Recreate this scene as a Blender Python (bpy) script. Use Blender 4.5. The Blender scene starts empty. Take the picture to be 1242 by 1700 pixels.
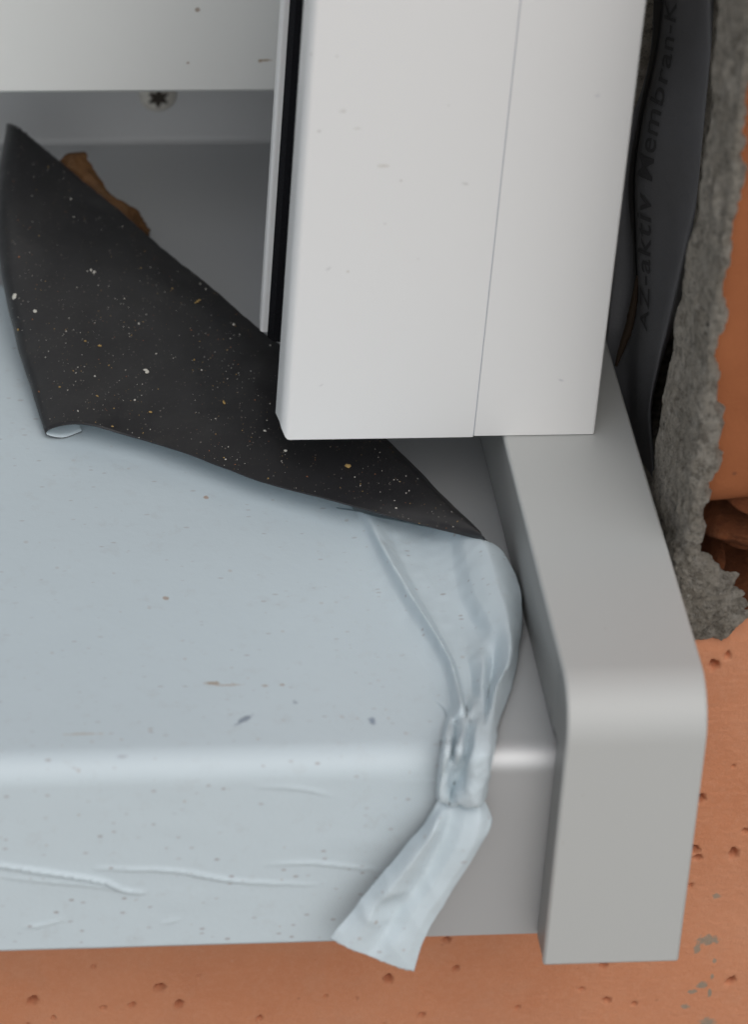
import bpy, bmesh, math, random
import numpy as np
from mathutils import Vector, noise, Matrix
from mathutils.bvhtree import BVHTree

random.seed(7)
rng = np.random.default_rng(7)
scene = bpy.context.scene
C = scene.collection
MM = 0.001
RAD = math.radians

# ------------------------------------------------------------------ camera
PITCH, YAW, ROLL = RAD(34.55), RAD(9.45), RAD(4.39)
FPX, DIST, CX, CY = 8000.0, 800.0, 621.0, 850.0     # focal length in photo pixels; mm to the sill
fw = np.array([math.sin(YAW)*math.cos(PITCH), math.cos(YAW)*math.cos(PITCH), -math.sin(PITCH)])
rt = np.array([math.cos(YAW), -math.sin(YAW), 0.0])
up = np.cross(rt, fw)
rt, up = rt*math.cos(ROLL)+up*math.sin(ROLL), up*math.cos(ROLL)-rt*math.sin(ROLL)
CAM = -DIST*fw
cd = bpy.data.cameras.new('camera')
cam = bpy.data.objects.new('camera', cd)
C.objects.link(cam)
mw = Matrix.Identity(4)
for i in range(3):
    mw[i][0], mw[i][1], mw[i][2], mw[i][3] = rt[i], up[i], -fw[i], CAM[i]*MM
cam.matrix_world = mw
cd.sensor_fit = 'HORIZONTAL'
cd.sensor_width = 36.0
cd.lens = FPX/1242.0*36.0
cd.clip_start, cd.clip_end = 0.02, 200.0
cd.dof.use_dof = True
cd.dof.focus_distance = 0.800
cd.dof.aperture_fstop = 27.0
scene.camera = cam
scene.render.resolution_x, scene.render.resolution_y = 749, 1024

# ------------------------------------------------------------------ sky, sun, exposure
SUN_EL, SUN_AZ = RAD(48), RAD(170)       # azimuth clockwise from +Y
world = bpy.data.worlds.new('World')
scene.world = world
world.use_nodes = True
wn, wl = world.node_tree.nodes, world.node_tree.links
sky = wn.new('ShaderNodeTexSky')
sky.sky_type = 'NISHITA'
sky.sun_disc = False
sky.sun_elevation = SUN_EL
sky.sun_rotation = SUN_AZ
sky.dust_density = 3.0
hs = wn.new('ShaderNodeHueSaturation')
hs.inputs['Saturation'].default_value = 0.38
wl.new(sky.outputs[0], hs.inputs['Color'])
wl.new(hs.outputs[0], wn['Background'].inputs[0])
wn['Background'].inputs[1].default_value = 0.092
sd = bpy.data.lights.new('sun', 'SUN')
sd.energy = 0.88
sd.angle = RAD(80)
sd.color = (1.0, 0.985, 0.95)
sun = bpy.data.objects.new('sun', sd)
C.objects.link(sun)
sdir = Vector((math.sin(SUN_AZ)*math.cos(SUN_EL), math.cos(SUN_AZ)*math.cos(SUN_EL), math.sin(SUN_EL)))
sun.rotation_euler = sdir.to_track_quat('Z', 'Y').to_euler()
sun.location = (0, -2, 3)
vs = scene.view_settings
vs.view_transform = 'Standard'
vs.look = 'None'
vs.gamma = 1.0
vs.use_curve_mapping = False
vs.exposure = 0.06

# ------------------------------------------------------------------ helpers
def ray(px, py):
    return rt*(px-CX)/FPX - up*(py-CY)/FPX + fw

def hit(px, py, axis, v):
    """photo pixel -> point (mm) on the plane where coordinate `axis` equals v"""
    d = ray(px, py)
    return CAM + d*((v-CAM[axis])/d[axis])

def link(o, parent=None):
    C.objects.link(o)
    if parent is not None:
        o.parent = parent
        o.location = -parent.location
    return o

def thing(name, label, cat, base=(0, 0, 0), group=None):
    o = bpy.data.objects.new(name, None)
    o.empty_display_size = 0.01
    C.objects.link(o)
    o.location = Vector(base)*MM
    tag(o, label, cat, group)
    return o

def tag(o, label=None, cat=None, group=None, kind=None):
    if label: o['label'] = label
    if cat: o['category'] = cat
    if group: o['group'] = group
    if kind: o['kind'] = kind
    return o

def mesh(name, verts, faces, mats, parent=None, smooth=True, auto=None):
    """verts in mm"""
    me = bpy.data.meshes.new(name)
    v = np.asarray(verts, float)*MM
    me.from_pydata(v.tolist(), [], faces)
    me.validate()
    for m in (mats if isinstance(mats, (list, tuple)) else [mats]):
        me.materials.append(m)
    me.polygons.foreach_set('use_smooth', [smooth]*len(me.polygons))
    me.update()
    if auto is not None:
        me.set_sharp_from_angle(angle=RAD(auto))
    return link(bpy.data.objects.new(name, me), parent)

def grid_faces(nr, nc, flip=False):
    i = np.arange(nr-1)[:, None]*nc + np.arange(nc-1)[None, :]
    f = np.stack([i, i+1, i+nc+1, i+nc], -1).reshape(-1, 4)
    if flip: f = f[:, ::-1]
    return f.tolist()

def cr(P, n):
    """Catmull-Rom through the rows of P (k,...) -> n samples"""
    P = np.asarray(P, float)
    k = len(P)
    t = np.linspace(0, k-1, n)
    i = np.clip(t.astype(int), 0, k-2)
    f = (t-i).reshape((-1,)+(1,)*(P.ndim-1))
    g = lambda j: P[np.clip(j, 0, k-1)]
    p0, p1, p2, p3 = g(i-1), g(i), g(i+1), g(i+2)
    p0 = np.where((i-1 < 0).reshape(f.shape), 2*p1-p2, p0)
    p3 = np.where((i+2 > k-1).reshape(f.shape), 2*p2-p1, p3)
    return 0.5*((2*p1)+(-p0+p2)*f+(2*p0-5*p1+4*p2-p3)*f*f+(-p0+3*p1-3*p2+p3)*f**3)

def lin(P, n):
    P = np.asarray(P, float); k = len(P)
    t = np.linspace(0, k-1, n); i = np.clip(t.astype(int), 0, k-2)
    f = (t-i).reshape((-1,)+(1,)*(P.ndim-1))
    return P[i]*(1-f)+P[i+1]*f

def loft(ctrl, nr, nc, sharp=0.0):
    """ctrl (rows, cols, 3) -> smooth (nr, nc, 3)"""
    A = cr(np.asarray(ctrl, float), nr)
    B = cr(np.swapaxes(A, 0, 1), nc)*(1-sharp)+lin(np.swapaxes(A, 0, 1), nc)*sharp
    return np.swapaxes(B, 0, 1)

def nz(p, s, seed=0.0):
    return noise.noise(Vector((p[0]/s+seed*3.1, p[1]/s-seed*1.7, p[2]/s+seed)))

def normals(G):
    du = np.gradient(G, axis=0); dv = np.gradient(G, axis=1)
    n = np.cross(du, dv)
    return n/(np.linalg.norm(n, axis=-1, keepdims=True)+1e-9)

def solidify(o, t, moff=1, offset=-1.0):
    m = o.modifiers.new('thickness', 'SOLIDIFY')
    m.thickness = t*MM
    m.offset = offset
    m.material_offset = moff
    m.material_offset_rim = 0
    return m

def box(name, lo, hi, mat, parent=None, bev=0.0, seg=2):
    bm = bmesh.new()
    bmesh.ops.create_cube(bm, size=1.0)
    lo, hi = np.array(lo, float), np.array(hi, float)
    for v in bm.verts:
        v.co = Vector(((lo+hi)/2 + np.array(v.co)*(hi-lo))*MM)
    if bev:
        bmesh.ops.bevel(bm, geom=list(bm.edges), offset=bev*MM, segments=seg, affect='EDGES', profile=0.5)
    me = bpy.data.meshes.new(name)
    bm.to_mesh(me); bm.free()
    me.materials.append(mat)
    if bev:
        me.polygons.foreach_set('use_smooth', [True]*len(me.polygons))
        me.set_sharp_from_angle(angle=RAD(50))
    return link(bpy.data.objects.new(name, me), parent)

def extrude_profile(name, pts, axis, a, b, mat, parent=None, closed=True, auto=35, lean=None):
    """pts: 2D outline (mm). axis 0: pts=(y,z) swept over x; axis 2: pts=(x,y) swept over z"""
    n = len(pts)
    V = []
    for t in (a, b):
        for p in pts:
            q = (t, p[0], p[1]) if axis == 0 else (p[0], p[1], t)
            if lean is not None and axis == 2:
                q = (q[0]+lean(p[0])*(t-a), q[1], q[2])
            V.append(q)
    F = []
    for i in range(n if closed else n-1):
        j = (i+1) % n
        F.append((i, j, n+j, n+i))
    if closed:
        F.append(tuple(range(n))[::-1]); F.append(tuple(range(n, 2*n)))
    o = mesh(name, V, F, mat, parent, True, auto)
    bm = bmesh.new(); bm.from_mesh(o.data)
    bmesh.ops.recalc_face_normals(bm, faces=bm.faces)
    bm.to_mesh(o.data); bm.free()
    return o

# ------------------------------------------------------------------ materials
class N:
    def __init__(s, name, base, rough=0.5, metal=0.0, spec=0.5):
        s.m = bpy.data.materials.new(name)
        s.m.use_nodes = True
        s.t = s.m.node_tree
        s.b = s.t.nodes['Principled BSDF']
        s.b.inputs['Base Color'].default_value = (*base, 1)
        s.b.inputs['Roughness'].default_value = rough
        s.b.inputs['Metallic'].default_value = metal
        s.b.inputs['Specular IOR Level'].default_value = spec
        s.co = s.new('ShaderNodeTexCoord').outputs['Object']
        rgb = s.new('ShaderNodeRGB'); rgb.outputs[0].default_value = (*base, 1)
        s.col = rgb.outputs[0]
        s.nrm = None
    def new(s, k): return s.t.nodes.new(k)
    def ln(s, a, b): s.t.links.new(a, b)
    def noise(s, scale, detail=4, rough=0.55, dist=0.0, co=None):
        n = s.new('ShaderNodeTexNoise')
        n.inputs['Scale'].default_value = scale; n.inputs['Detail'].default_value = detail
        n.inputs['Roughness'].default_value = rough; n.inputs['Distortion'].default_value = dist
        s.ln(co or s.co, n.inputs['Vector'])
        return n.outputs['Fac']
    def ramp(s, x, a, b, lo=0.0, hi=1.0):
        n = s.new('ShaderNodeMapRange')
        for k, v in zip((1, 2, 3, 4), (a, b, lo, hi)): n.inputs[k].default_value = v
        s.ln(x, n.inputs[0]); return n.outputs[0]
    def math(s, op, a, b):
        n = s.new('ShaderNodeMath'); n.operation = op
        for i, v in enumerate((a, b)):
            if isinstance(v, (int, float)): n.inputs[i].default_value = v
            else: s.ln(v, n.inputs[i])
        return n.outputs[0]
    def mix(s, fac, col):
        n = s.new('ShaderNodeMix'); n.data_type = 'RGBA'
        if isinstance(fac, (int, float)): n.inputs[0].default_value = fac
        else: s.ln(fac, n.inputs[0])
        s.ln(s.col, n.inputs[6])
        if isinstance(col, tuple): n.inputs[7].default_value = (*col, 1)
        else: s.ln(col, n.inputs[7])
        s.col = n.outputs[2]
    def bump(s, h, strength, dist):
        n = s.new('ShaderNodeBump')
        n.inputs['Strength'].default_value = strength; n.inputs['Distance'].default_value = dist
        s.ln(h, n.inputs['Height'])
        if s.nrm: s.ln(s.nrm, n.inputs['Normal'])
        s.nrm = n.outputs[0]
    def specks(s, scale, size, density, col, strength=1.0, seed=(0, 0, 0), stretch=None):
        """sparse dots: voronoi cells, only some of them carry a dot"""
        mp = s.new('ShaderNodeMapping'); mp.inputs['Location'].default_value = seed
        if stretch: mp.inputs['Scale'].default_value = stretch
        s.ln(s.co, mp.inputs[0])
        v = s.new('ShaderNodeTexVoronoi'); v.inputs['Scale'].default_value = scale
        s.ln(mp.outputs[0], v.inputs['Vector'])
        sp = s.new('ShaderNodeSeparateColor'); s.ln(v.outputs['Color'], sp.inputs[0])
        keep = s.ramp(sp.outputs[0], 1-density, 1-density+0.02)
        rad = s.ramp(sp.outputs[1], 0, 1, size*0.35, size)
        d = s.math('SUBTRACT', rad, v.outputs['Distance'])
        dot = s.ramp(d, 0, size*0.5)
        f = s.math('MULTIPLY', s.math('MULTIPLY', keep, dot), s.ramp(sp.outputs[2], 0, 1, strength*0.3, strength))
        s.mix(f, col)
    def stain(s, p, r, col, strength=0.8, ang=0.0, axis='xy', soft=0.5, nscale=900):
        """one mark at p (mm) with radii r (mm)"""
        sep = s.new('ShaderNodeVectorMath'); sep.operation = 'SUBTRACT'
        s.ln(s.co, sep.inputs[0]); sep.inputs[1].default_value = tuple(np.array(p)*MM)
        mp = s.new('ShaderNodeMapping'); mp.vector_type = 'TEXTURE'
        mp.inputs['Rotation'].default_value = (0, 0, ang) if axis == 'xy' else (0, ang, 0)
        big = 10.0
        mp.inputs['Scale'].default_value = (r[0]*MM, r[1]*MM, big) if axis == 'xy' else (r[0]*MM, big, r[1]*MM)
        s.ln(sep.outputs[0], mp.inputs[0])
        ln = s.new('ShaderNodeVectorMath'); ln.operation = 'LENGTH'; s.ln(mp.outputs[0], ln.inputs[0])
        d = s.math('ADD', ln.outputs['Value'], s.ramp(s.noise(nscale, 3, 0.6), 0, 1, -0.75, 0.75))
        s.mix(s.ramp(d, 1.0, soft, 0, strength), col)
    def done(s):
        s.ln(s.col, s.b.inputs['Base Color'])
        if s.nrm: s.ln(s.nrm, s.b.inputs['Normal'])
        return s.m

# ------------------------------------------------------------------ dimensions read off the photograph (mm)
YF = -66.3       # sill front face
YB = 121.0       # sill back bend
ZB = -36.2       # sill front lower edge
RN = 4.0         # nose radius
ZC = 16.0        # end cap top
YC = -74.0       # end cap front
XC0, XC1 = 20.3, 42.2
YW = -33.0       # brick wall front
XR = 47.0        # wall reveal
YRAIL = -2.0

# sill film
m = N('film_outer', (0.585, 0.67, 0.715), 0.46, 0, 0.35)
m.mix(m.ramp(m.noise(25, 3), 0.3, 0.7, 0, 0.12), (0.525, 0.605, 0.65))
m.specks(430, 0.24, 0.18, (0.36, 0.27, 0.22), 0.65)
m.specks(800, 0.33, 0.22, (0.28, 0.22, 0.21), 0.65, (3, 1, 2), (0.6, 1.3, 1))
m.specks(260, 0.16, 0.14, (0.30, 0.30, 0.34), 0.5, (5, 7, 2), (0.5, 1.2, 1))
for px, py, rx, ry, a, col, st in ((352, 1134, 1.4, .55, 0, (.36, .26, .17), .75), (380, 1137, 2.4, .4, 0, (.42, .33, .25), .55),
        (440, 1138, .7, .4, 0, (.36, .27, .2), .6), (468, 1137, .6, .4, 0, (.36, .27, .2), .6), (408, 1193, 1.7, .75, .6, (.22, .26, .32), .85),
        (396, 1201, 1.0, .35, .6, (.25, .3, .36), .7), (618, 1196, .75, 1.3, 0, (.2, .25, .33), .8), (275, 993, .6, .6, 0, (.36, .24, .16), .7),
        (342, 826, .55, .55, 0, (.4, .22, .12), .7), (140, 1218, 4.0, .35, 0, (.45, .38, .3), .5), (490, 1165, .5, .7, .4, (.25, .3, .36), .6)):
    m.stain(hit(px, py, 2, 0.3), (rx, ry), col, st, a)
m.mix(m.ramp(m.noise(260, 5, .7), 0.56, 0.75, 0, 0.16), (0.36, 0.33, 0.31))
m.bump(m.noise(55, 2), 0.25, 0.0012)
m.bump(m.noise(700, 3), 0.15, 0.0004)
FILM = m.done()

m = N('film_adhesive_black', (0.017, 0.0165, 0.018), 0.36, 0, 0.45)
m.mix(m.ramp(m.noise(60, 4), 0.45, 0.75, 0, 0.5), (0.032, 0.031, 0.031))
m.specks(1500, 0.3, 0.22, (0.25, 0.22, 0.19), 0.7)
m.specks(2300, 0.3, 0.2, (0.3, 0.26, 0.2), 0.5, (2, 6, 1))
m.mix(m.ramp(m.noise(90, 6, .75), .58, .8, 0, .3), (.08, .07, .058))
m.bump(m.noise(300, 3), 0.15, 0.0006)
BLACK = m.done()

m = N('powder_coated_aluminium', (0.50, 0.51, 0.50), 0.50, 0.05, 0.4)
m.mix(m.ramp(m.noise(40, 3), 0.3, 0.7, 0, 0.10), (0.47, 0.48, 0.47))
m.specks(420, 0.12, 0.05, (0.25, 0.2, 0.16), 0.5)
m.specks(150, 0.07, 0.10, (0.38, 0.36, 0.33), 0.6, (2, 5, 1), (.5, 1.6, 1.6))
m.bump(m.noise(2500, 2), 0.10, 0.0002)
ALU = m.done()

m = N('bare_sill_aluminium', (0.56, 0.57, 0.58), 0.52, 0.66)
m.mix(m.ramp(m.noise(40, 3), 0.3, 0.7, 0, 0.10), (0.55, 0.56, 0.56))
m.specks(300, 0.12, 0.05, (0.2, 0.17, 0.14), 0.6)
m.bump(m.noise(2500, 2), 0.08, 0.0002)
BARE = m.done()
m = N('dark_grey_lip', (0.25, 0.255, 0.25), 0.45)  # inner lip, darker grey than the cap shell
m.mix(m.ramp(m.noise(90, 4), 0.4, 0.7, 0, 0.3), (0.25, 0.25, 0.24))
LIP = m.done()

m = N('white_profile', (0.79, 0.79, 0.785), 0.36)
m.mix(m.ramp(m.noise(30, 3), 0.3, 0.7, 0, 0.08), (0.73, 0.73, 0.73))
m.specks(260, 0.13, 0.07, (0.45, 0.42, 0.40), 0.5, (1, 4, 2), (1, 1, 1))
for px, py, rx, ry, a, col, st in ((570, 186, .9, .6, 0, (.45, .42, .38), .6), (530, 219, .55, .45, 0, (.38, .36, .34), .7), (594, 214, 1.1, .4, 0, (.5, .47, .42), .55),
        (637, 276, 1.3, .55, 0, (.45, .41, .34), .65), (773, 306, .8, .4, .3, (.4, .39, .38), .6), (545, 447, .9, .4, -.7, (.42, .42, .42), .6),
        (578, 451, .5, .45, 0, (.42, .38, .3), .7), (533, 640, .7, .25, -.6, (.42, .4, .42), .6), (992, 160, .8, .7, -.8, (.5, .5, .55), .7),
        (932, 632, .9, .35, .4, (.4, .4, .45), .7), (745, 176, .3, .3, 0, (.45, .44, .42), .5), (640, 372, .5, .4, 0, (.5, .48, .5), .5)):
    m.stain(hit(px, py, 1, YRAIL), (rx*.85, ry*.9), col, st*.62, a, 'xz', 0.2)
m.bump(m.noise(1500, 2), 0.05, 0.0002)
PVC = m.done()

m = N('frame_profile', (0.79, 0.80, 0.78), 0.4)
m.mix(m.ramp(m.noise(30, 3), 0.3, 0.7, 0, 0.10), (0.72, 0.73, 0.71))
YFR = 84.0
for px, py, rx, ry, col, st in ((440, 101, 1.6, .3, (.35, .25, .15), .8), (432, 102, .5, .4, (.35, .25, .15), .8), (328, 17, .5, .5, (.3, .22, .16), .8), (312, 105, .35, .35, (.35, .25, .2), .8)):
    m.stain(hit(px, py, 1, YFR), (rx, ry), col, st, 0, 'xz')
FRAME = m.done()

m = N('black_brush', (0.006, 0.006, 0.008), 0.75, 0, 0.15)
m.bump(m.noise(2500, 2), 0.5, 0.0004)
BRUSH = m.done()

m = N('zinc_steel', (0.72, 0.70, 0.64), 0.35, 0.3)
m.mix(m.ramp(m.noise(900, 4), 0.4, 0.7, 0, 0.3), (0.40, 0.34, 0.26))
ZINC = m.done()
RECESS = N('recess_dark', (0.03, 0.022, 0.015), 0.6).done()

m = N('fired_clay', (0.62, 0.265, 0.14), 0.85, 0, 0.25)
m.mix(m.ramp(m.noise(45, 5, 0.6), 0.3, 0.72, 0, 0.6), (0.50, 0.19, 0.095))
m.mix(m.ramp(m.noise(160, 4, 0.6), 0.5, 0.8, 0, 0.5), (0.56, 0.27, 0.16))
m.specks(420, 0.25, 0.10, (0.27, 0.085, 0.04), 0.7)
m.specks(170, 0.13, 0.10, (0.62, 0.36, 0.24), 0.6, (4, 2, 1))
for px, py, rx, ry in ((1175, 1560, 2.2, 1.3), (1158, 1574, .7, 1.2), (1190, 1487, .8, .7), (1166, 1634, 1.1, .9), (1150, 1645, 1.0, .6), (1178, 1648, .4, 1.2), (1137, 1670, .9, .7),
                       (1173, 1697, 1.7, 1.3), (1186, 1594, .4, .6), (1182, 1620, .4, .8)):
    m.stain(hit(px, py, 1, YW), (rx, ry), (0.25, 0.24, 0.19), 0.9, 0, 'xz', 0.6, 1400)
m.mix(m.ramp(m.noise(900, 5, 0.75), 0.45, 0.75, 0, 0.35), (0.66, 0.34, 0.21))
m.mix(m.ramp(m.noise(18, 3), 0.45, 0.7, 0, 0.3), (0.60, 0.33, 0.22))
m.bump(m.noise(1300, 5, 0.7), 0.35, 0.0008)
CLAY = m.done()

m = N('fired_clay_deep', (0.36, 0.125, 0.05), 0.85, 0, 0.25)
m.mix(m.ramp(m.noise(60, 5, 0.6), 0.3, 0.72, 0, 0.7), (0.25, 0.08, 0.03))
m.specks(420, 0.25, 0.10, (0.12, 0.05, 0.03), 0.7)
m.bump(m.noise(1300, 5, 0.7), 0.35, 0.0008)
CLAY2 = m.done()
m = N('clay_core_shaded', (0.24, 0.078, 0.03), 0.9, 0, 0.2)  # burnt clay; the shade inside the cells is painted into its dark colour
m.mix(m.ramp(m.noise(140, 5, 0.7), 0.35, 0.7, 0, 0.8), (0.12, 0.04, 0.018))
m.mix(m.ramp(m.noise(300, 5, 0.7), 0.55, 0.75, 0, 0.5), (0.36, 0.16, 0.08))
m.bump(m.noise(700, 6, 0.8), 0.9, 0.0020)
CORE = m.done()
m = N('mortar', (0.64, 0.59, 0.51), 0.95, 0, 0.15)
m.mix(m.ramp(m.noise(120, 5, 0.7), 0.35, 0.7, 0, 0.8), (0.46, 0.41, 0.335))
m.mix(m.ramp(m.noise(520, 6, 0.85), 0.48, 0.62, 0, 0.9), (0.72, 0.68, 0.61))
m.mix(m.ramp(m.noise(430, 6, 0.85), 0.60, 0.46, 0.7, 0), (0.16, 0.14, 0.115))
m.specks(800, 0.36, 0.25, (0.10, 0.09, 0.08), 0.85)
m.specks(600, 0.3, 0.12, (0.8, 0.78, 0.72), 0.8, (3, 3, 1))
m.bump(m.noise(1400, 6, 0.85), 1.0, 0.0030)
MORTAR = m.done()

m = N('grey_fleece', (0.185, 0.19, 0.205), 0.42, 0, 0.45)
m.mix(m.ramp(m.noise(80, 4), 0.35, 0.7, 0, 0.6), (0.15, 0.15, 0.155))
m.bump(m.noise(2000, 3), 0.2, 0.0004)
FLEECE = m.done()
PRINT = N('black_print_and_stroke', (0.07, 0.07, 0.075), 0.6).done()

m = N('dry_leaf_brown', (0.135, 0.066, 0.025), 0.75, 0, 0.3)
m.mix(m.ramp(m.noise(250, 4, 0.6), 0.35, 0.7, 0, 0.8), (0.06, 0.028, 0.011))
m.mix(m.ramp(m.noise(500, 3), 0.55, 0.8, 0, 0.5), (0.21, 0.125, 0.055))
m.bump(m.noise(900, 4), 0.5, 0.0008)
LEAF = m.done()
FOAM = N('foam_brown', (0.032, 0.018, 0.008), 0.8).done()
CHALK = N('plaster_crumb', (0.62, 0.60, 0.54), 0.9).done()
OCHRE = N('ochre_crumb', (0.40, 0.27, 0.10), 0.9).done()
RUSTY = N('clay_crumb', (0.42, 0.17, 0.07), 0.9).done()
m = N('ground_gravel', (0.55, 0.53, 0.49), 0.95)
m.mix(m.ramp(m.noise(30, 6, 0.7), 0.35, 0.7), (0.42, 0.40, 0.37))
GROUND = m.done()
GLASS = N('window_glass', (0.03, 0.035, 0.04), 0.05, 0, 0.6).done()

# ------------------------------------------------------------------ ground
g = mesh('ground', [(-40000, -40000, -900), (40000, -40000, -900), (40000, 40000, -900), (-40000, 40000, -900)], [(0, 1, 2, 3)], GROUND, None, False)
tag(g, kind='structure')

# ------------------------------------------------------------------ brick wall
wall = thing('brick_wall', 'orange hollow clay block wall below and beside the window sill', 'wall', (200, YW, -900))

# the block under the sill: fine grid so that the pits in the clay are real holes
x0, x1, z0, z1, st = -85.0, 92.0, -110.0, -2.0, 0.32
xs = np.arange(x0, x1+1e-6, st); zs = np.arange(z0, z1+1e-6, st)
X, Z = np.meshgrid(xs, zs)
Yg = np.zeros_like(X)
pits = [(54, 1661, 8), (265, 1639, 8), (219, 1667, 5), (297, 1667, 7), (645, 1625, 8), (742, 1560, 6), (1002, 1602, 7), (1008, 1660, 6), (965, 1641, 4), (1053, 1666, 4),
        (330, 1620, 3), (1218, 1417, 9), (1213, 1628, 8), (1160, 1326, 10), (1152, 1409, 8), (1158, 1423, 6), (1146, 1470, 4), (757, 1607, 5), (89, 1690, 4), (1186, 1105, 8), (1208, 1090, 5),
        (1218, 1272, 3), (430, 1690, 5), (860, 1672, 4), (1240, 1380, 6), (155, 1605, 3), (540, 1652, 3), (700, 1685, 5)]
pp = [(*hit(a, b, 1, YW), r/10.0) for a, b, r in pits]
for k in range(14):
    pp.append((rng.uniform(x0, x1), YW, rng.uniform(z0, z1), rng.uniform(0.2, 0.45)))
for q in pp:
    an = rng.uniform(0, 3); e = rng.uniform(0.75, 1.0)
    dx, dz = X-q[0], Z-q[2]
    u = dx*math.cos(an)+dz*math.sin(an); v = (-dx*math.sin(an)+dz*math.cos(an))/e
    d = np.sqrt(u*u+v*v)/q[3]
    th = np.arctan2(v, u)
    wob = 1+0.12*np.sin(th*2+q[0])+0.12*np.sin(th*5+q[2])
    Yg += np.clip(1.25-d*wob, 0, 0.75)/0.75*min(3.0, q[3]*4.0)
pts = np.stack([X, YW+Yg, Z], -1)
flat = pts.reshape(-1, 3)
for i in range(len(flat)):
    p = flat[i]
    flat[i, 1] += 0.18*nz((p[0], 0, p[2]), 9)+0.07*nz((p[0], 0, p[2]*2.5), 2.0, 4)
    e = max(0.0, (p[2]-(z1-5.0))/5.0)          # worn top arris
    flat[i, 2] -= e*(2.4 if p[0] > 40 else 1.6)*(0.2+1.6*nz((p[0], 3, 0), 6)+1.0*nz((p[0], 1, 0), 2))-e*max(0.0, p[0]-54)*.25*(1 if p[0] < 75 else 0)
    flat[i, 1] += e*e*1.5*(0.6+0.8*abs(nz((p[0], 0, p[2]), 3, 2)))
b = mesh('brick', flat, grid_faces(len(zs), len(xs)), CLAY, wall)
# closed body behind that face
box('brick_core', (x0+.3, YW+3.2, z0+.3), (x1-.3, 60, z1-4.5), CLAY, wall)
b['label'] = 'clay block face with dark pits below the sill'
# neighbouring blocks of the same wall
def block(xa, xb, za, zb, yb=200):
    box('brick', (xa, YW, za), (xb, yb, zb), CLAY, wall, 1.2)
H = 108.0
for r in range(7):
    za, zb = -110-8-(r+1)*H, -118-r*H-8
    off = 0 if r % 2 else 107
    for k in range(-4, 4):
        xa = -85+off+k*223
        if xb_ok := (xa+215 > -640 and xa < 640):
            block(max(xa, -640), min(xa+215, 640), za, zb, 60)
for k, (xa, xb) in enumerate(((-640, -540), (-532, -317), (-309, -93))):
    block(xa, xb, -110, -6, 60)
for xa, xb in ((100, 353), (361, 576), (584, 640)):
    block(xa, xb, -110, -6, 60)
for r in range(8):
    za = 26+r*116 if r else 24
    if r:
        block(XR+(120 if r % 2 else 12), XR+330, za, za+108)
        if r % 2: block(XR+12, XR+112, za, za+108)
        block(XR+338, 640, za, za+108)
for xa, xb in ((XR+150, XR+330), (XR+338, 640)):
    block(xa, xb, 2, 134)
box('mortar_bed', (-640, YW+2.5, -898), (640, 55, -3.5), MORTAR, wall)
box('mortar_bed', (XR+60, YW+3, -3), (638, 190, 950), MORTAR, wall)

# upper block: front face next to the reveal, lower end broken back
ctrl = []
rows = [(140, 0, 0), (100, 0, 0), (60, 0.3, 0.3), (40, .8, 0.5), (30, 1.6, 1.2), (24, 3.0, 2.5), (20.5, 6, 6), (18.5, 12, 12)]
G = np.zeros((len(rows), 5, 3))
for i, (z, d0, d1) in enumerate(rows):
    for j in range(5):
        t = j/4
        G[i, j] = (XR-1.6+(0 if i < 3 else (i-2)*0.9)*(1-t)+t*104, YW+d0*(1-t)+d1*t, z+(1.2*math.sin(j*1.9+i) if i > 3 else 0))
G = loft(G, 150, 220)
for p in G.reshape(-1, 3):
    p[1] += 0.8*nz(p, 9)+0.35*nz(p, 2.5, 3)+0.22*nz(p, 1.1, 5)
    cra = math.hypot(p[0]-(XR+1.6), (p[2]-35)*0.5)
mesh('brick', G.reshape(-1, 3), grid_faces(150, 220, True), CLAY2, wall)['label'] = 'darker clay block above the broken cavity'
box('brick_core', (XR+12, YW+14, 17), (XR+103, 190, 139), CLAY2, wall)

# broken hollow core between the two blocks: webs and cavities, a sculpted relief
rr = [(840, 9, 9, 10), (856, 7, 4, 3), (868, 8, 3, 2), (878, 15, 11, 8), (892, 17, 18, 16), (899, 16, 14, 12), (905, 9, 5, 4), (918, 5, 3, 2.5), (932, 6, 4, 3), (945, 10, 6, 5), (956, 15, 12, 9),
      (970, 14, 9, 12), (985, 9, 6, 15), (1000, 7, 7, 20), (1018, 5, 8, 20), (1034, 2.5, 3.5, 8), (1046, 1.2, 1.2, 1.5), (1058, 1.6, 1.6, 1.6)]
G = []
for py, a, b_, c in rr:
    a, b_, c = [v*1.9 if v > 6 else v*1.2 for v in (a, b_, c)]
    z = hit(1190, py, 1, YW)[2]
    G.append([(XR+1.5, YW+a+9, z-.5), (XR+2.5, YW+a+3, z-.5), (XR+4.5, YW+(a+b_)/2, z+.4), (XR+7, YW+b_, z+.3), (XR+11, YW+c, z), (XR+20, YW+c, z+1), (XR+60, YW+b_, z), (XR+103, YW+b_, z)])
G = loft(G, 130, 170)
for p in G.reshape(-1, 3):
    k = nz(p, 5)*1.8+nz(p, 2, 2)*1.6+nz(p, .8, 4)*.5
    p[1] += k; p[2] += 0.8*nz(p, 4, 7)+.5*nz(p, 1.8, 9)
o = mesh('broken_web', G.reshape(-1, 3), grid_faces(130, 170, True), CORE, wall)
o['label'] = 'broken open cells of the clay block beside the end cap'

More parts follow.
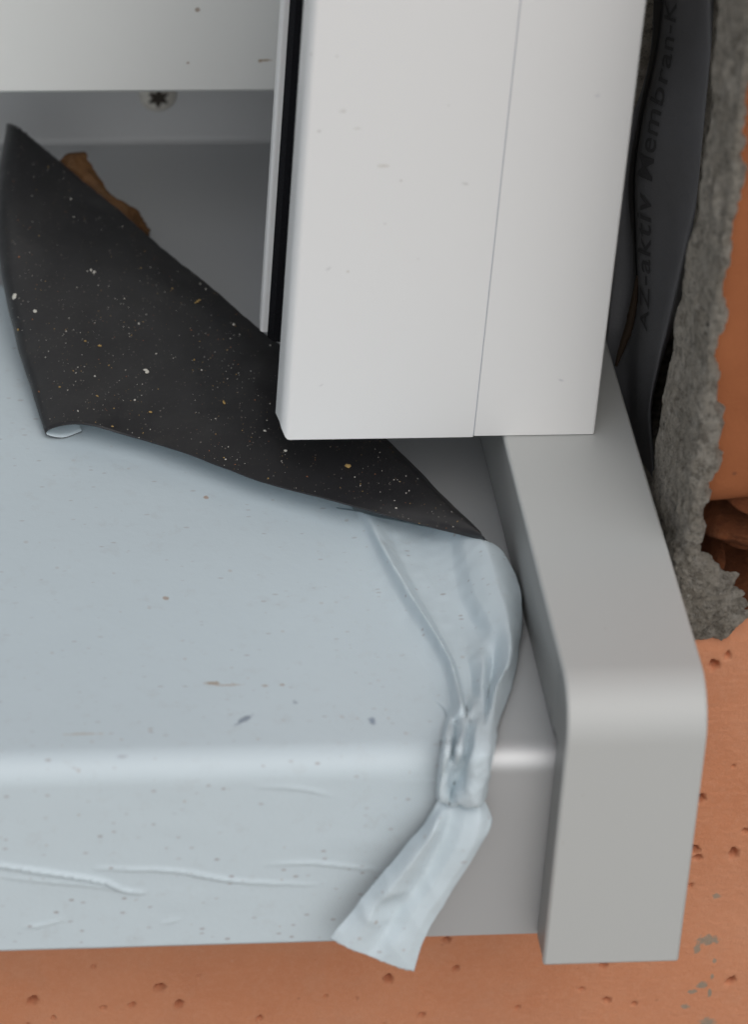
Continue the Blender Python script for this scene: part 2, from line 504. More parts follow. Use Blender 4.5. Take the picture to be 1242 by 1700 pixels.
# mortar smeared over the reveal, ragged against the orange clay
XM = XR-2.0                        # face of the smeared reveal
L = [(1200, -120), (1196, 0), (1192, 90), (1181, 220), (1166, 340), (1141, 470), (1122, 570), (1107, 660), (1094, 740), (1086, 800), (1092, 850), (1100, 905), (1108, 945), (1116, 975), (1128, 1020), (1150, 1092)]
Rr = [(1300, -120), (1262, 20), (1246, 110), (1236, 230), (1222, 350), (1208, 480), (1196, 580), (1187, 680), (1190, 750), (1176, 815), (1163, 862), (1156, 905), (1172, 940), (1206, 968), (1236, 1012), (1236, 1072)]
nr, nc = 560, 120
Lp = cr(np.array([hit(a, b_, 0, XM) for a, b_ in L]), nr)
Rp = cr(np.array([hit(a, b_, 1, YW-1.2) for a, b_ in Rr]), nr)
G = np.zeros((nr, nc, 3))
for i in range(nr):
    edge = 2.6*noise.noise(Vector((i*0.06, 1.3, 0)))+1.7*noise.noise(Vector((i*0.16, 4.1, 0)))+0.8*noise.noise(Vector((i*.4, 7, 0)))
    lo, hi_ = Lp[i].copy(), Rp[i].copy()
    lo[1] = max(lo[1], YW+2.0)
    cn = np.array([XM, YW-1.2, hi_[2]])
    hi_[0] = max(hi_[0]+edge*0.9, XM+0.4)
    low = max(0.0, (i-nr*0.68)/(nr*0.32))
    for j in range(nc):
        t = j/(nc-1)
        if t < 0.6:
            f = t/0.6; p = lo*(1-f)+cn*f
        else:
            f = (t-0.6)/0.4; p = cn*(1-f)+hi_*f
        f = min(1.0, max(0.0, (t-0.45)/0.3)); f = f*f*(3-2*f)      # 0 on the reveal, 1 on the front
        q = p+np.array([0, 0, i*0.0])
        a = 1.2*nz(q, 7)+0.7*nz(q, 3.0, 3)+0.3*nz(q, 1.5, 6)+.28*nz(q, .8, 9)+rng.uniform(-.13, .13)
        a *= (0.55+0.55*math.sin(math.pi*t))*(1+1.1*low)
        p[0] -= a*(1-f)-0.9*f*(1-f)*2
        p[1] -= a*f*(0.5+0.5*low)-0.9*f*(1-f)*2
        if t > 0.9: p[1] += ((t-0.9)/0.1)*2.4
        if i > nr-30: p[1] += ((i-nr+30)/30.0)**2*2.2
        G[i, j] = p
o = mesh('mortar', G.reshape(-1, 3), grid_faces(nr, nc, False), MORTAR, wall, False)
o['label'] = 'rough grey mortar smeared along the reveal edge'
solidify(o, 1.0, 0, 0)
# reveal body behind the smear
box('reveal_core', (XR+5, YW+8, 26), (XR+60, 190, 950), MORTAR, wall)
box('reveal_core', (XR-3, 40, 10), (XR+60, 190, 950), MORTAR, wall)

box('mortar_bed', (43.6, 41, -60), (XR+58, 188, 9.7), MORTAR, wall)
box('reveal_core', (XR-9, 46, -8), (XR-3.2, 71, 950), MORTAR, wall)
box('reveal_core', (XR-14, 72, -8), (XR+4, 85, 950), MORTAR, wall)
# ------------------------------------------------------------------ window sill
sill = thing('window_sill', 'grey metal window sill with rounded front nose, partly covered in pale film', 'window sill', (0, 0, ZB))
def profile(off, yback, n_arc=10, top_n=2, front_n=2):
    P = []
    for y in np.linspace(yback, YF+RN, top_n): P.append((y, off))
    for a in np.linspace(0, 90, n_arc)[1:]:
        r = RN+off; P.append((YF+RN-r*math.sin(RAD(a)), -RN+r*math.cos(RAD(a))))
    for z in np.linspace(-RN, ZB, front_n)[1:]: P.append((YF-off, z))
    return P
outer = profile(0.0, YB-1.5)
arc = [(YB-1.5+1.5*math.sin(RAD(a)), 1.5-1.5*math.cos(RAD(a))) for a in (90, 60, 30)]
inner = [(y, z) for y, z in profile(-1.6, YB+1.6)]
prof = [(YB, 34.0)]+arc+outer+[(YF+1.6, ZB)]+inner[::-1]+[(YB+1.6, 34.0)]
extrude_profile('sill_panel', prof, 0, -620, 33.0, BARE, sill, True, 25)
# screw in the upstand
sc = hit(262, 157, 1, YB)
def revolve(name, prof2, ctr, mat, parent, seg=40):
    V, F = [], []
    for r, d in prof2:
        for k in range(seg):
            a = 2*math.pi*k/seg
            V.append((ctr[0]+r*math.cos(a), ctr[1]-d, ctr[2]+r*math.sin(a)))
    for i in range(len(prof2)-1):
        for k in range(seg):
            F.append((i*seg+k, i*seg+(k+1) % seg, (i+1)*seg+(k+1) % seg, (i+1)*seg+k))
    return mesh(name, V, F, mat, parent)
screw = revolve('screw', [(3.5, 0), (3.5, .35), (3.2, .75), (2.6, 1.15), (1.9, 1.4), (.01, 1.5)], sc, ZINC, sill)
screw['label'] = 'zinc screw head with star recess in the upstand'
V = [(sc[0], sc[1]-1.62, sc[2])]; n = 48
for k in range(n):
    a = 2*math.pi*k/n; r = 1.6+0.45*math.cos(6*a+math.pi)
    V.append((sc[0]+r*math.cos(a), sc[1]-1.56, sc[2]+r*math.sin(a)))
rec = mesh('screw_recess', V, [(0, 1+k, 1+(k+1) % n) for k in range(n)], RECESS, None, False)
rec.parent = screw

# ------------------------------------------------------------------ end cap
cap = thing('sill_end_cap', 'smooth grey metal end cap bent over the right end of the sill', 'end cap', (31, 0, -36))
R1 = 9.0
def capprof(off, ya, zb):
    P = [(ya, ZC-off)]
    for y in np.linspace(ya, YC+R1, 4)[1:]: P.append((y, ZC-off))
    r = R1-off
    for a in np.linspace(0, 90, 14)[1:]: P.append((YC+R1-r*math.sin(RAD(a)), ZC-R1+r*math.cos(RAD(a))))
    P.append((YC+off, zb))
    return P
po, pi_ = capprof(0, 118, -36.5), capprof(1.6, 118, -36.5)
shell = extrude_profile('cap_shell', po+pi_[::-1], 0, XC0, XC1, ALU, cap, True, 25)
bv = shell.modifiers.new('edge', 'BEVEL'); bv.width = 0.45*MM; bv.segments = 2; bv.limit_method = 'ANGLE'; bv.angle_limit = RAD(50)
# inner lip down to the sill, in two lengths with a saw cut between
def lip(name, ya, yb, z_lo):
    o = box(name, (XC0+.12, ya, z_lo), (XC0+1.5, yb, ZC-1.65), LIP, cap, 0.25)
    for v in o.data.vertices: v.co.x += (ZC-1.65-v.co.z/MM)*0.02*MM
lip('side_lip', YC+12.4, 117, 0.4)
P = [(YC+11.9, ZC-1.8), (YC+11.9, 2.8), (YF-.6, 2.8), (YF-.6, -36), (YC+1.65, -36)]+[(YC+R1-(R1-1.7)*math.sin(RAD(a)), ZC-R1+(R1-1.7)*math.cos(RAD(a))) for a in np.linspace(90, 0, 10)]
extrude_profile('side_lip', P, 0, XC0+.12, XC0+1.5, LIP, cap, True, 35)
box('side_lip', (XC1-1.5, YC+12, -34), (XC1-.1, 117, ZC-1.65), ALU, cap, 0.2)

# ------------------------------------------------------------------ white guide rail
rail = thing('guide_rail', 'white roller shutter guide rail standing on the sill end cap', 'guide rail', (10, 0, ZC))
a0, a1 = hit(468, 700, 1, YRAIL), hit(517, 0, 1, YRAIL)
c0, c1 = hit(786, 727, 1, YRAIL), hit(865, 0, 1, YRAIL)
b0, b1 = hit(988, 720, 1, YRAIL), hit(1075, 0, 1, YRAIL)
la, lc, lb = [(q1[0]-q0[0])/(q1[2]-q0[2]) for q0, q1 in ((a0, a1), (c0, c1), (b0, b1))]
zb = ZC+0.05
xa = a0[0]+la*(zb-a0[2]); xc = c0[0]+lc*(zb-c0[2]); xb = b0[0]+lb*(zb-b0[2])
lean = lambda x: np.interp(x, [xa, xc, xb], [la, lc, lb])
def arcpts(cx, cy, r, a, b, n=5):
    return [(cx+r*math.cos(RAD(t)), cy+r*math.sin(RAD(t))) for t in np.linspace(a, b, n)]
TOP = 900.0
# front leg of the channel with a rounded left edge
pm = [(xa, YRAIL+2.6), (xa+.2, YRAIL+1.4), (xa+.75, YRAIL+.3), (xa+1.1, YRAIL+.05), (xa+1.5, YRAIL)]+[(xc-.09, YRAIL)]+[(xc-.09, 70), (xa+6, 70), (xa+6, 6), (xa, 6)]
mp = extrude_profile('main_profile', pm, 2, zb, TOP, PVC, rail, True, 35, lean)
bm = bmesh.new(); bm.from_mesh(mp.data)       # clipped lower left corner
for v in bm.verts:
    if v.co.z < (zb+1)*MM and v.co.x < (xa+1.2)*MM and v.co.y < (YRAIL+6.5)*MM: v.co.z += ((xa+1.2-v.co.x/MM)*0.9+max(0, xa+.5-v.co.x/MM)*1.6)*MM
bm.to_mesh(mp.data); bm.free()
pc = [(xc+.09, YRAIL+.1)]+arcpts(xb-.5, YRAIL+.6, .5, 270, 360)+[(xb, 70), (xc+.09, 70)]
extrude_profile('cover_profile', pc, 2, zb+.15, TOP, PVC, rail, True, 35, lean)
SEAM = N('seam_grey', (0.42, 0.45, 0.52), 0.5).done()
extrude_profile('seam_strip', [(xc-.085, YRAIL+.22), (xc+.085, YRAIL+.22), (xc+.085, YRAIL+.7), (xc-.085, YRAIL+.7)], 2, zb+.2, TOP, SEAM, rail, True, 35, lean)
# rear leg and the black brush in the channel
rx = hit(432, 552, 2, ZC)
lr = (hit(462, 0, 1, rx[1])[0]-hit(430, 540, 1, rx[1])[0])/(hit(462, 0, 1, rx[1])[2]-hit(430, 540, 1, rx[1])[2])
yr = rx[1]
px0 = rx[0]
pr = arcpts(px0+.6, yr+.6, .6, 180, 270)+[(px0+1.25, yr), (px0+1.25, yr+1.2), (xa+6, yr+1.2), (xa+6, yr+4.5), (px0+.3, yr+4.5)]
extrude_profile('rear_leg', pr, 2, zb, TOP, PVC, rail, True, 35, lambda x: la)
br = [(px0+1.2, yr-.6), (px0+2.0, yr-2.0), (px0+5.4, yr-2.8), (px0+7, yr-1.5), (px0+7, yr+1.0), (px0+1.35, yr+1.0)]
extrude_profile('brush_seal', br, 2, zb-0.6, TOP, BRUSH, rail, True, 35, lambda x: la)
box('channel_back', (xa+5.8, YRAIL+6, zb+1), (xa+6.4, 69, TOP), BRUSH, rail)
rail.children[-1].rotation_euler = (0, 0, 0)

# ------------------------------------------------------------------ window frame
wf = thing('window_frame', 'off white window frame profile above the sill upstand', 'window frame', (-300, 100, 36))
zf = hit(200, 157, 1, YFR)[2]
P = [(YFR, zf+.8), (YFR+.8, zf), (YFR+44, zf), (YFR+44, zf+88), (YFR+12, zf+88), (YFR, zf+80)]
extrude_profile('bottom_rail', P, 0, -620, xa+8, FRAME, wf, True, 35)
box('frame_base', (-620, YB+2, -10), (xa+60, YB+30, zf+20), FRAME, wf)
box('glass_pane', (-620, YFR+20, zf+88), (xa+8, YFR+24, 900), GLASS, wf)

# ------------------------------------------------------------------ protective film
film = thing('protective_film', 'pale blue protective film peeled back on the sill showing its black underside', 'protective film', (-30, 0, 0))
TH = 0.16
bt = [(-3200, 380), (-300, 400), (-60, 425), (60, 520), (200, 612), (400, 722), (560, 812), (602, 862), (652, 965), (702, 1055), (735, 1115), (744, 1165), (740, 1215)]
bt = np.array([hit(a, b_, 2, .3) for a, b_ in bt])
bf = np.array([hit(a, b_, 1, YF-.3) for a, b_ in ((733, 1290), (728, 1330), (700, 1400), (668, 1480), (640, 1570))])
ys = np.concatenate([[y for y in np.linspace(98, YF+RN, 150)]])
rows = [(y, 0.3) for y in ys]
r = RN+0.3
rows += [(YF+RN-r*math.sin(RAD(a)), -RN+r*math.cos(RAD(a))) for a in np.linspace(0, 90, 12)[1:]]
rows += [(YF-0.3, z) for z in np.linspace(-RN, ZB-0.1, 90)[1:]]
order = np.argsort(bt[:, 1])
uu = np.concatenate([np.linspace(0, .12, 12), np.linspace(.12, 1, 260)[1:]])
wr = []      # wrinkles on the front: polyline (X,Z) and height
for pl, h in (([(-60, 1428), (0, 1437), (90, 1450), (170, 1463), (205, 1478), (245, 1483)], .95), ([(150, 1441), (200, 1443), (290, 1446), (370, 1460), (440, 1466), (530, 1469)], .55),
              ([(440, 1436), (510, 1433), (570, 1438), (640, 1446)], .4), ([(40, 1540), (70, 1536), (110, 1526)], .3), ([(265, 1534), (300, 1527)], .2), ([(420, 1306), (500, 1310), (550, 1321)], .3),
              ([(-20, 1452), (60, 1462), (150, 1470), (210, 1480)], .35)):
    q = np.array([hit(a, b_, 1, YF-.3)[[0, 2]] for a, b_ in pl])
    wr.append((cr(q, 60), h))
def wrinkle(x, z):
    t = 0.0
    for q, h in wr:
        if x < q[0, 0]-2 or x > q[-1, 0]+2: continue
        k = np.argmin(np.abs(q[:, 0]-x))
        s = (k/59.0); env = math.sin(math.pi*min(1, max(0, s)))**0.6
        d = z-q[k, 1]
        w = 0.48 if d > 0 else 0.17
        t += .8*h*env*math.exp(-(d/w)**2)
    return t
G = np.zeros((len(rows), len(uu), 3))
for i, (y, z) in enumerate(rows):
    if i < len(ys):
        xr_ = np.interp(y, bt[order, 1], bt[order, 0])
    else:
        xr_ = np.interp(-z, -bf[:, 2], bf[:, 0])
    for j, u in enumerate(uu):
        x = -620+(u/.12)*(545) if u <= .12 else -75+(u-.12)/.88*(xr_+75)
        if xr_ < -75: x = -620+u*(xr_+620)
        yy, zz = y, z
        if i >= len(ys)+11:
            yy -= wrinkle(x, z)+0.10*max(0, nz((x, 0, z*3), 14))+0.25*max(0.0, (u-.9)*10)**2
        elif i < len(ys):
            zz += 0.05*max(0, nz((x, y, 0), 12, 2))
        G[i, j] = (x, yy, zz)
sheet = mesh('film_sheet', G.reshape(-1, 3), grid_faces(*G.shape[:2], True), [FILM, BLACK], film)
solidify(sheet, TH)

def lift(p, q):
    px, py, h = p
    return hit(px, py, 2, h) if q == 't' else hit(px, py, 1, YF-h)

# black side up flap
cols = [[(44, 232, 12), (48, 340, 9), (62, 460, 6), (92, 590, 2.6), (136, 716, .7)],
        [(22, 216, 14), (12, 335, 10.5), (24, 455, 7), (54, 585, 2.6), (104, 727, .6)],
        [(12, 207, 17), (-8, 330, 13), (0, 450, 9.5), (30, 580, 5), (76, 721, 1.6)],
        [(28, 211, 18.6), (12, 330, 15.5), (22, 455, 12), (50, 582, 7.2), (92, 709, 3.6)],
        [(52, 230, 17.6), (60, 345, 15), (72, 470, 12), (98, 590, 8.3), (140, 705, 5.2)]]
au = [((150, 310, 13), (222, 725, 5.2)), ((250, 395, 11), (300, 750, 5.2)), ((330, 460, 9.5), (372, 776, 5.4)), ((430, 545, 8), (452, 804, 5.5)),
      ((520, 615, 7), (560, 834, 5.5)), ((650, 735, 6), (680, 867, 5.5)), ((740, 828, 6), (752, 885, 6)), ((797, 883, 6.4), (806, 897, 6.4))]
for U, Lw in au:
    U, Lw = np.array(U, float), np.array(Lw, float)
    cols.append([tuple(U*(1-t)+Lw*t+np.array([0, 0, b_])) for t, b_ in ((0, -.7), (.16, .7), (.45, .9), (.78, .5), (1, -.3))])
ctrl = np.array([[lift(p, 't') for p in c] for c in cols])
FL = loft(ctrl, 260, 90)
fn = normals(FL)
for i in range(FL.shape[0]):
    for j in range(FL.shape[1]):
        p = FL[i, j]
        e = 1 if j > 0 else 1
        FL[i, j] = p+fn[i, j]*(0.35*nz(p, 14)+0.12*nz(p, 5, 3))
# frayed upper edge
for i in range(FL.shape[0]):
    FL[i, 0] += (FL[i, 0]-FL[i, 1])*(0.8*noise.noise(Vector((i*.31, 2, 0)))+.5*noise.noise(Vector((i*.9, 5, 0))))
flapF = grid_faces(*FL.shape[:2])
if normals(FL)[130, 45, 2] > 0: flapF = [f[::-1] for f in flapF]
flap = mesh('peeled_flap', FL.reshape(-1, 3), flapF, [BLACK, FILM], film)
flap['label'] = 'black adhesive underside of the film sprinkled with dust'
solidify(flap, TH)
bvh = BVHTree.FromPolygons([Vector(v) for v in FL.reshape(-1, 3)], flapF)

# white strip gathered from the flap down over the nose
S = [[(536, 838, 0.05), (590, 848, 0.7), (612, 853, 2.2), (650, 862, 1), (700, 872, 0.9), (745, 882, 3), (772, 888, 5), (790, 890, 6), (804, 895, 6.1)],
     [(558, 900, 0.05), (616, 902, 0.7), (634, 904, 3.3), (660, 915, 1), (705, 922, 0.9), (750, 920, 2.2), (774, 914, 4.6), (806, 906, 6.4), (833, 914, 5.2)],
     [(588, 972, 0.05), (648, 970, 0.7), (672, 970, 3.3), (694, 982, 1), (730, 990, 0.9), (762, 988, 1.6), (788, 980, 4.2), (826, 968, 6.2), (861, 966, 4)],
     [(628, 1040, 0.05), (690, 1036, 0.7), (712, 1034, 3.3), (728, 1045, 1), (758, 1050, 0.9), (792, 1050, 1.4), (818, 1040, 4), (843, 1026, 5.4), (867, 1022, 2.6)],
     [(668, 1098, 0.05), (726, 1092, 0.7), (744, 1088, 3.3), (756, 1100, 1), (778, 1104, 0.9), (802, 1098, 2.8), (820, 1100, 1.2), (846, 1092, 5.2), (861, 1084, 1.4)],
     [(692, 1140, 0.05), (742, 1135, 0.7), (758, 1132, 3.3), (768, 1146, 1), (784, 1150, 0.9), (800, 1142, 3), (812, 1146, 1.4), (826, 1138, 4.6), (851, 1134, 0.8)],
     [(738, 1178, 0.6), (750, 1176, 1.4), (766, 1172, 5.2), (774, 1182, 2.4), (786, 1174, 3.6), (802, 1176, 3.4), (808, 1180, 2.8), (818, 1178, 4.6), (836, 1176, 0.8)],
     [(736, 1208, 1.2), (746, 1204, 3.2), (758, 1206, 2.2), (770, 1208, 5.4), (778, 1212, 3.2), (790, 1208, 5.6), (802, 1208, 5.2), (812, 1208, 4.6), (824, 1206, 1.6)]]
S2 = [[(731, 1250, 1.8), (742, 1246, 4.6), (750, 1252, 2.6), (762, 1248, 5.4), (774, 1246, 2.8), (784, 1250, 5.8), (796, 1252, 6.2), (808, 1250, 5.2), (817, 1246, 2.2)],
      [(726, 1286, 2.0), (734, 1286, 4.8), (746, 1284, 4.4), (756, 1290, 2.6), (766, 1284, 3.4), (778, 1290, 5.8), (792, 1290, 6.6), (806, 1288, 5.6), (813, 1284, 2.4)],
      [(724, 1312, 2.2), (731, 1314, 5.0), (742, 1316, 4.6), (749, 1316, 2.2), (760, 1314, 5.2), (774, 1318, 6.6), (792, 1318, 6.8), (802, 1316, 6.0), (809, 1310, 2.6)],
      [(726, 1326, 2.0), (734, 1328, 4.2), (743, 1331, 3.4), (751, 1333, 3.8), (762, 1332, 5.8), (776, 1335, 6.2), (790, 1335, 6.2), (801, 1333, 5.4), (807, 1326, 2.6)],
      [(732, 1320, 1.0), (738, 1322, 1.6), (746, 1324, 1.4), (753, 1326, 2.0), (764, 1326, 3.2), (776, 1328, 3.2), (788, 1328, 3.2), (798, 1326, 2.8), (804, 1320, 1.6)]]
ctrl = np.array([[lift(p, 't') for p in c] for c in S]+[[lift(p, 'f') for p in c] for c in S2])
# where the strip passes over the nose, keep it off the metal
G = loft(ctrl, 240, 120, 0.35)
sn = normals(G)
if sn[20, 60, 2] < 0: sn = -sn
for i in range(240):
    k = min(1.0, max(0.15, (i-90)/60.0))
    for j in range(120):
        p = G[i, j]; w = min(1, j/14.0)
        rg = (1-abs(nz((p[0]*1.3+p[2]*.4, p[1]*.35, p[2]*.35), 4.0, 2))*2.2)
        G[i, j] = p+sn[i, j]*w*(k*0.55*rg+0.10*nz(p, 2.2, 5)+k*0.14*nz(p, 1.3, 8))
sf = grid_faces(240, 120)
if normals(G)[20, 60, 2] > 0: sf = [f[::-1] for f in sf]
strip = mesh('twisted_strip', G.reshape(-1, 3), sf, [FILM, BLACK], film)
strip['label'] = 'crumpled white strip of film gathered over the sill nose'
solidify(strip, TH)

T = [[(736, 1306, 1.2), (750, 1316, 1.6), (764, 1320, 1.8), (780, 1322, 2.0), (793, 1323, 2.0), (803, 1326, 1.6)],
     [(724, 1335, 2.6), (736, 1338, 3.0), (754, 1341, 3.4), (775, 1342, 4.0), (797, 1341, 4.2), (812, 1345, 3.0)],
     [(708, 1362, 3.2), (726, 1362, 5.8), (744, 1366, 4.2), (770, 1368, 5.4), (796, 1366, 5.8), (816, 1364, 4.2)],
     [(682, 1393, 4.0), (712, 1392, 7.4), (732, 1396, 4.8), (760, 1402, 6.4), (786, 1400, 6.8), (804, 1392, 5.6)],
     [(636, 1448, 5.0), (668, 1452, 8.2), (694, 1464, 5.8), (722, 1466, 7.0), (748, 1462, 7.2), (770, 1448, 6.4)],
     [(594, 1500, 6.0), (624, 1508, 8.4), (650, 1522, 6.6), (682, 1524, 7.8), (708, 1520, 8.2), (734, 1506, 7.2)],
     [(562, 1538, 7.0), (598, 1552, 8.8), (630, 1562, 8.0), (656, 1570, 9.0), (682, 1572, 9.0), (705, 1556, 8.4)],
     [(548, 1556, 7.2), (580, 1574, 8.8), (610, 1585, 8.8), (640, 1598, 9.2), (665, 1607, 9.4), (687, 1611, 9.0)]]
ctrl = np.array([[lift(p, 'f') for p in c] for c in T])
G = loft(ctrl, 130, 80, 0.5)
sn = normals(G)
if sn[60, 40, 1] > 0: sn = -sn
dent = hit(645, 1500, 1, YF-7)
for i in range(130):
    for j in range(80):
        p = G[i, j]
        d = math.hypot((p[0]-dent[0])*.8, p[2]-dent[2])
        G[i, j] = p+sn[i, j]*(0.10*(1-3*abs(nz((p[0]+p[2]*.6, 0, p[2]*.2), 7, 1)))+0.03*(1-3*abs(nz((p[0], 0, p[2]), 3.2, 6)))+0.03*nz(p, 1.5, 3)-0.55*math.exp(-(d/1.7)**2)+.2*math.exp(-((d-3.0)/1.0)**2))
        if i == 129: G[i, j][2] += 0.35*noise.noise(Vector((j*.22, 1, 0)))+.15*noise.noise(Vector((j*.8, 1, 0)))
tf = grid_faces(130, 80)
if normals(G)[60, 40, 1] < 0: tf = [f[::-1] for f in tf]
tail = mesh('hanging_tail', G.reshape(-1, 3), tf, [FILM, BLACK], film)
tail['label'] = 'loose torn end of the film hanging below the sill edge'
solidify(tail, TH)

# ------------------------------------------------------------------ dry leaf behind the flap
Lf = [[(100, 268, 13), (112, 256, 14), (138, 254, 13.5)], [(112, 300, 11), (135, 285, 12.5), (160, 290, 12)], [(140, 335, 9), (165, 315, 11), (186, 325, 10)],
      [(175, 365, 7), (205, 345, 8.5), (226, 350, 7.5)], [(205, 390, 5), (225, 370, 6), (243, 372, 5)], [(225, 408, 3.5), (240, 395, 4), (250, 392, 3.5)]]
ctrl = np.array([[lift(p, 't') for p in c] for c in Lf])
G = loft(ctrl, 60, 30)
ln_ = normals(G)
for i in range(60):
    for j in range(30):
        p = G[i, j]
        G[i, j] = p+ln_[i, j]*(0.5*nz(p, 3)+.25*nz(p, 1.2, 3))+np.array([0.5, -.3, 0])*nz((i*.4, j*.0, 0), 1.4, 8)*(j/29)
lf = mesh('dry_leaf', G.reshape(-1, 3), grid_faces(60, 30), LEAF)
tag(lf, 'curled brown dry leaf scrap lodged behind the black film', 'leaf')
solidify(lf, 0.5, 0, 0)

# ------------------------------------------------------------------ printed membrane in the gap beside the rail
mem = thing('membrane_tape', 'grey printed sealing membrane hanging in the gap beside the white rail', 'membrane', (45, 30, 0))
Mr = [[(1060, -120, 42), (1092, -120, 40), (1115, -120, 30), (1150, -120, 24), (1180, -120, 20), (1196, -120, 22)],
      [(1052, 0, 42), (1086, 0, 40), (1108, 0, 30), (1145, 0, 23), (1176, 0, 18), (1190, 0, 20)],
      [(1045, 100, 42), (1078, 100, 40), (1098, 95, 30), (1140, 95, 22), (1176, 95, 17), (1190, 95, 19)],
      [(1038, 210, 40), (1058, 210, 38), (1074, 205, 28), (1122, 210, 21), (1166, 210, 16), (1182, 215, 18)],
      [(1030, 310, 38), (1048, 310, 36), (1060, 305, 27), (1112, 310, 20), (1158, 310, 15), (1172, 315, 17)],
      [(1022, 420, 35), (1050, 420, 33), (1062, 420, 25), (1104, 420, 19), (1134, 420, 15), (1146, 425, 17)],
      [(1012, 520, 32), (1046, 520, 30), (1066, 520, 23), (1092, 520, 18), (1112, 520, 15), (1124, 522, 17)],
      [(1006, 600, 30), (1040, 600, 27), (1060, 605, 21), (1080, 605, 17), (1092, 605, 15), (1098, 605, 16)],
      [(1030, 680, 27), (1046, 680, 24), (1058, 685, 20), (1070, 685, 17), (1078, 685, 15), (1082, 685, 16)],
      [(1040, 770, 25), (1052, 770, 22), (1064, 775, 19), (1076, 775, 16), (1084, 775, 14), (1088, 775, 15)],
      [(1050, 860, 22), (1060, 860, 20), (1070, 865, 17), (1080, 865, 14), (1088, 865, 12), (1092, 865, 13)]]
ctrl = np.array([[hit(a, b_, 1, y) for a, b_, y in c] for c in Mr])
MG = loft(ctrl, 140, 60)
for p in MG.reshape(-1, 3):
    p[1] += 1.6*(abs(nz((p[0]*.8, p[1], p[2]*.35), 6))-.2)+.35*nz(p, 3, 2)
mn = normals(MG)
if mn[60, 30, 1] > 0: mn = -mn
mo = mesh('membrane_sheet', MG.reshape(-1, 3), grid_faces(140, 60, normals(MG)[60, 30, 1] < 0), FLEECE, mem)
solidify(mo, 0.4, 0)
def on_mem(u, v, off=0.25):        # u 0..1 across, v 0..1 downwards
    a, b_ = v*139, u*59
    i, j = min(138, max(0, int(a))), min(58, max(0, int(b_)))
    f, g_ = a-i, b_-j
    bil = lambda A: (A[i, j]*(1-f)*(1-g_)+A[i+1, j]*f*(1-g_)+A[i, j+1]*(1-f)*g_+A[i+1, j+1]*f*g_)
    return bil(MG)+bil(mn)*off
fc = bpy.data.curves.new('lettering', 'FONT')
fc.body = 'AZ-aktiv Membran-Kle'
fc.size = 1.0
fc.space_character = 1.08
fc.shear = 0.2
fc.offset = 0.008
to = bpy.data.objects.new('lettering', fc)
C.objects.link(to)
dg = bpy.context.evaluated_depsgraph_get()
tm = bpy.data.meshes.new_from_object(to.evaluated_get(dg))
bpy.data.objects.remove(to)
bm = bmesh.new(); bm.from_mesh(tm)
bmesh.ops.triangulate(bm, faces=bm.faces)
bmesh.ops.subdivide_edges(bm, edges=[e for e in bm.edges if e.calc_length() > .12], cuts=2)
W = max(v.co.x for v in bm.verts)
TV = [on_mem(0.50-0.105*v.co.y/0.7, 0.635-0.575*v.co.x/W) for v in bm.verts]
TF = [tuple(v.index for v in f.verts) for f in bm.faces]
bm.free()
mesh('lettering', TV, TF, PRINT, mem, False)
# bold dark stroke beside the lettering
n = 90
uc = cr(np.array([[.30, .030], [.28, .05], [.29, .035], [.27, .03], [.27, .03], [.25, .05], [.27, .06], [.30, .03], [.30, .04]]), n)
V, F = [], []
for k in range(n):
    v = 0.01+0.56*k/(n-1)
    V += [on_mem(uc[k, 0]-uc[k, 1]*1.4, v), on_mem(uc[k, 0]+uc[k, 1]*1.4, v)]
    if k: F.append((2*k-2, 2*k-1, 2*k+1, 2*k))
mesh('dark_stroke', V, F, PRINT, mem, False)
# sliver of foam in the corner
q = [hit(a, b_, 1, y) for a, b_, y in ((1058, 455, 27), (1052, 500, 26), (1044, 540, 25), (1032, 575, 24), (1022, 605, 23))]
q = cr(np.array(q), 30)
V, F = [], []
for k in range(30):
    for s in range(8):
        a = s*math.pi/4; rr_ = 0.75*(1+.3*noise.noise(Vector((k*.5, s, 0))))*(0.3+.7*math.sin(math.pi*(k+.5)/30))
        V.append(q[k]+np.array([math.cos(a)*rr_, math.sin(a)*rr_-.5, 0]))
    if k:
        F += [((k-1)*8+s, (k-1)*8+(s+1) % 8, k*8+(s+1) % 8, k*8+s) for s in range(8)]
fo = mesh('foam_bead', V, F, FOAM)
tag(fo, 'thin brown bead of foam in the gap between rail and membrane', 'foam')

# ------------------------------------------------------------------ crumbs and dust
def on_flap(px, py):
    d = Vector(ray(px, py)).normalized()
    loc, nr_, idx, dist = bvh.ray_cast(Vector(CAM), d)
    if loc is None: return None
    if nr_.z < 0: nr_ = -nr_
    return loc, nr_
def chip(bm, loc, nr_, r, flat_=0.55, jit=0.45):
    m4 = nr_.to_track_quat('Z', 'Y').to_matrix().to_4x4()
    res = bmesh.ops.create_icosphere(bm, subdivisions=1, radius=1.0)
    sx, sy = r*random.uniform(.7, 1.4), r*random.uniform(.6, 1.0)
    rot = Matrix.Rotation(random.uniform(0, 6.28), 4, 'Z')
    for v in res['verts']:
        c = v.co*random.uniform(1-jit, 1+jit*.4)
        c = Vector((c.x*sx, c.y*sy, c.z*r*flat_))
        v.co = (m4 @ (rot @ c)+loc+nr_*r*flat_*.5)*MM
    return res['verts']
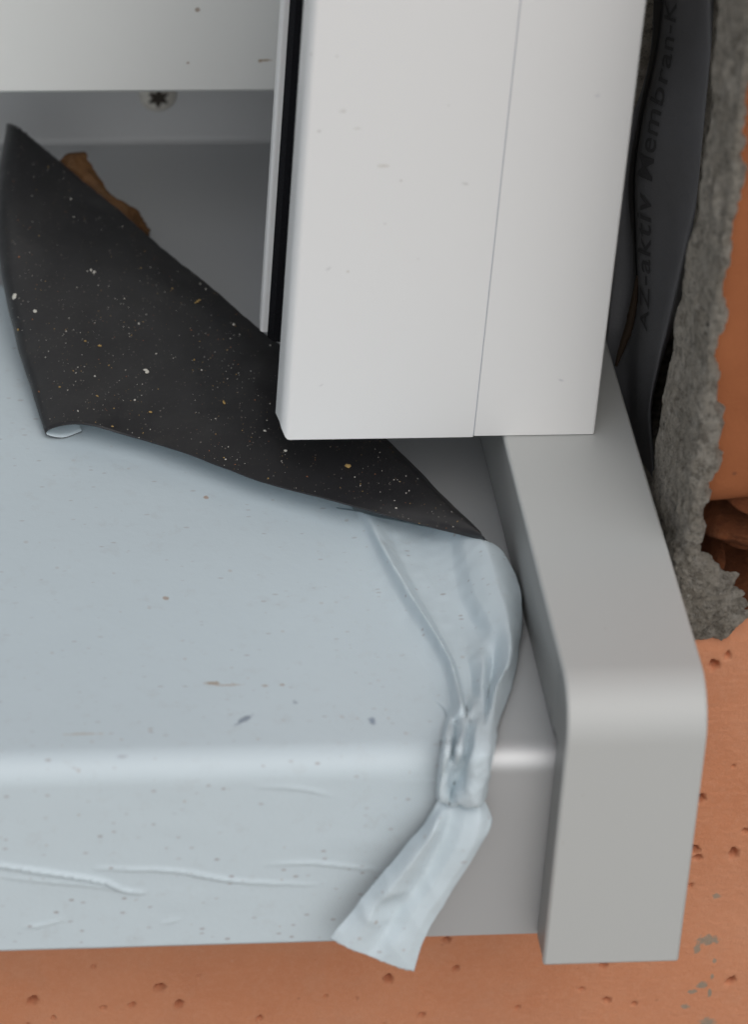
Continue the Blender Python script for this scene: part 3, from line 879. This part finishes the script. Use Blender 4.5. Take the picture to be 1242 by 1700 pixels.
big = [(245, 618, .75, CHALK, 'white plaster crumb shaped like a hook on the black film'), (372, 669, .55, OCHRE, 'ochre crumb with dark shadow on the black film'),
       (577, 775, .8, OCHRE, 'flat yellow ochre crumb on the black film near the rail foot'), (165, 575, .5, OCHRE, 'tan crumb alone on the left of the black film'),
       (25, 492, .75, CHALK, 'white grit flake on the rolled left edge of the black film'), (58, 518, .6, CHALK, 'small white chip just right of the rolled film edge'),
       (31, 548, .6, OCHRE, 'pale tan grain on the rolled film edge below the white flake'), (333, 462, .6, CHALK, 'white chip on the upper cut edge of the black film'),
       (157, 452, .5, CHALK, 'white double grain in the middle of the black film'), (328, 502, .55, OCHRE, 'tan splinter below the upper edge of the black film'),
       (388, 540, .5, CHALK, 'pale crumb beside the foot of the rear rail leg'), (447, 556, .6, CHALK, 'white shaving under the foot of the rear rail leg'),
       (440, 716, .5, CHALK, 'cream grain beside the lower corner of the white rail'), (250, 685, .45, OCHRE, 'cream grain near the lower edge of the black film'),
       (474, 749, .4, CHALK, 'cream grain just below the white rail corner')]
for px, py, r, mt, lab in big:
    h_ = on_flap(px, py)
    if not h_: continue
    bm = bmesh.new()
    r *= .72
    chip(bm, h_[0], h_[1], r)
    if 'hook' in lab or 'splinter' in lab or 'double' in lab:
        chip(bm, h_[0]+Vector((random.uniform(-.6, .6), .45, 0.05)), h_[1], r*.8)
        chip(bm, h_[0]+Vector((random.uniform(-.6, .6), -.35, 0.05)), h_[1], r*.6)
    c0_ = h_[0]*MM
    for v in bm.verts: v.co -= c0_
    me = bpy.data.meshes.new('crumb'); bm.to_mesh(me); bm.free()
    me.materials.append(mt)
    o = bpy.data.objects.new('crumb', me); o.location = c0_
    C.objects.link(o)
    tag(o, lab, 'crumb', 'crumbs lying on the black film')
bm = bmesh.new()
cnt = 0
mids = []
while cnt < 780:
    if cnt < 600: px, py = rng.uniform(0, 830), rng.uniform(200, 900)
    else: px, py = rng.normal(330, 140), rng.normal(590, 110)
    if nz((px, py, 0), 90, 3) < -0.15 and rng.random() < .8: continue
    h_ = on_flap(px, py)
    if not h_: 
        continue
    r = 0.05+0.09*rng.random()**2.5+(0.13 if rng.random() < .05 else 0)
    n0 = len(bm.faces)
    chip(bm, h_[0], h_[1], r)
    mids.append((n0, len(bm.faces), int(rng.choice(3, p=[.58, .3, .12]))))
    cnt += 1
bm.faces.ensure_lookup_table()
for a, b_, k in mids:
    for f in range(a, b_): bm.faces[f].material_index = k
me = bpy.data.meshes.new('dust'); bm.to_mesh(me); bm.free()
for mt in (CHALK, OCHRE, RUSTY): me.materials.append(mt)
du = link(bpy.data.objects.new('dust', me))
tag(du, 'fine pale and tan dust sprinkled over the black film', 'dust', kind='stuff')

# ------------------------------------------------------------------ render settings
scene.render.engine = 'CYCLES'
scene.cycles.max_bounces = 8
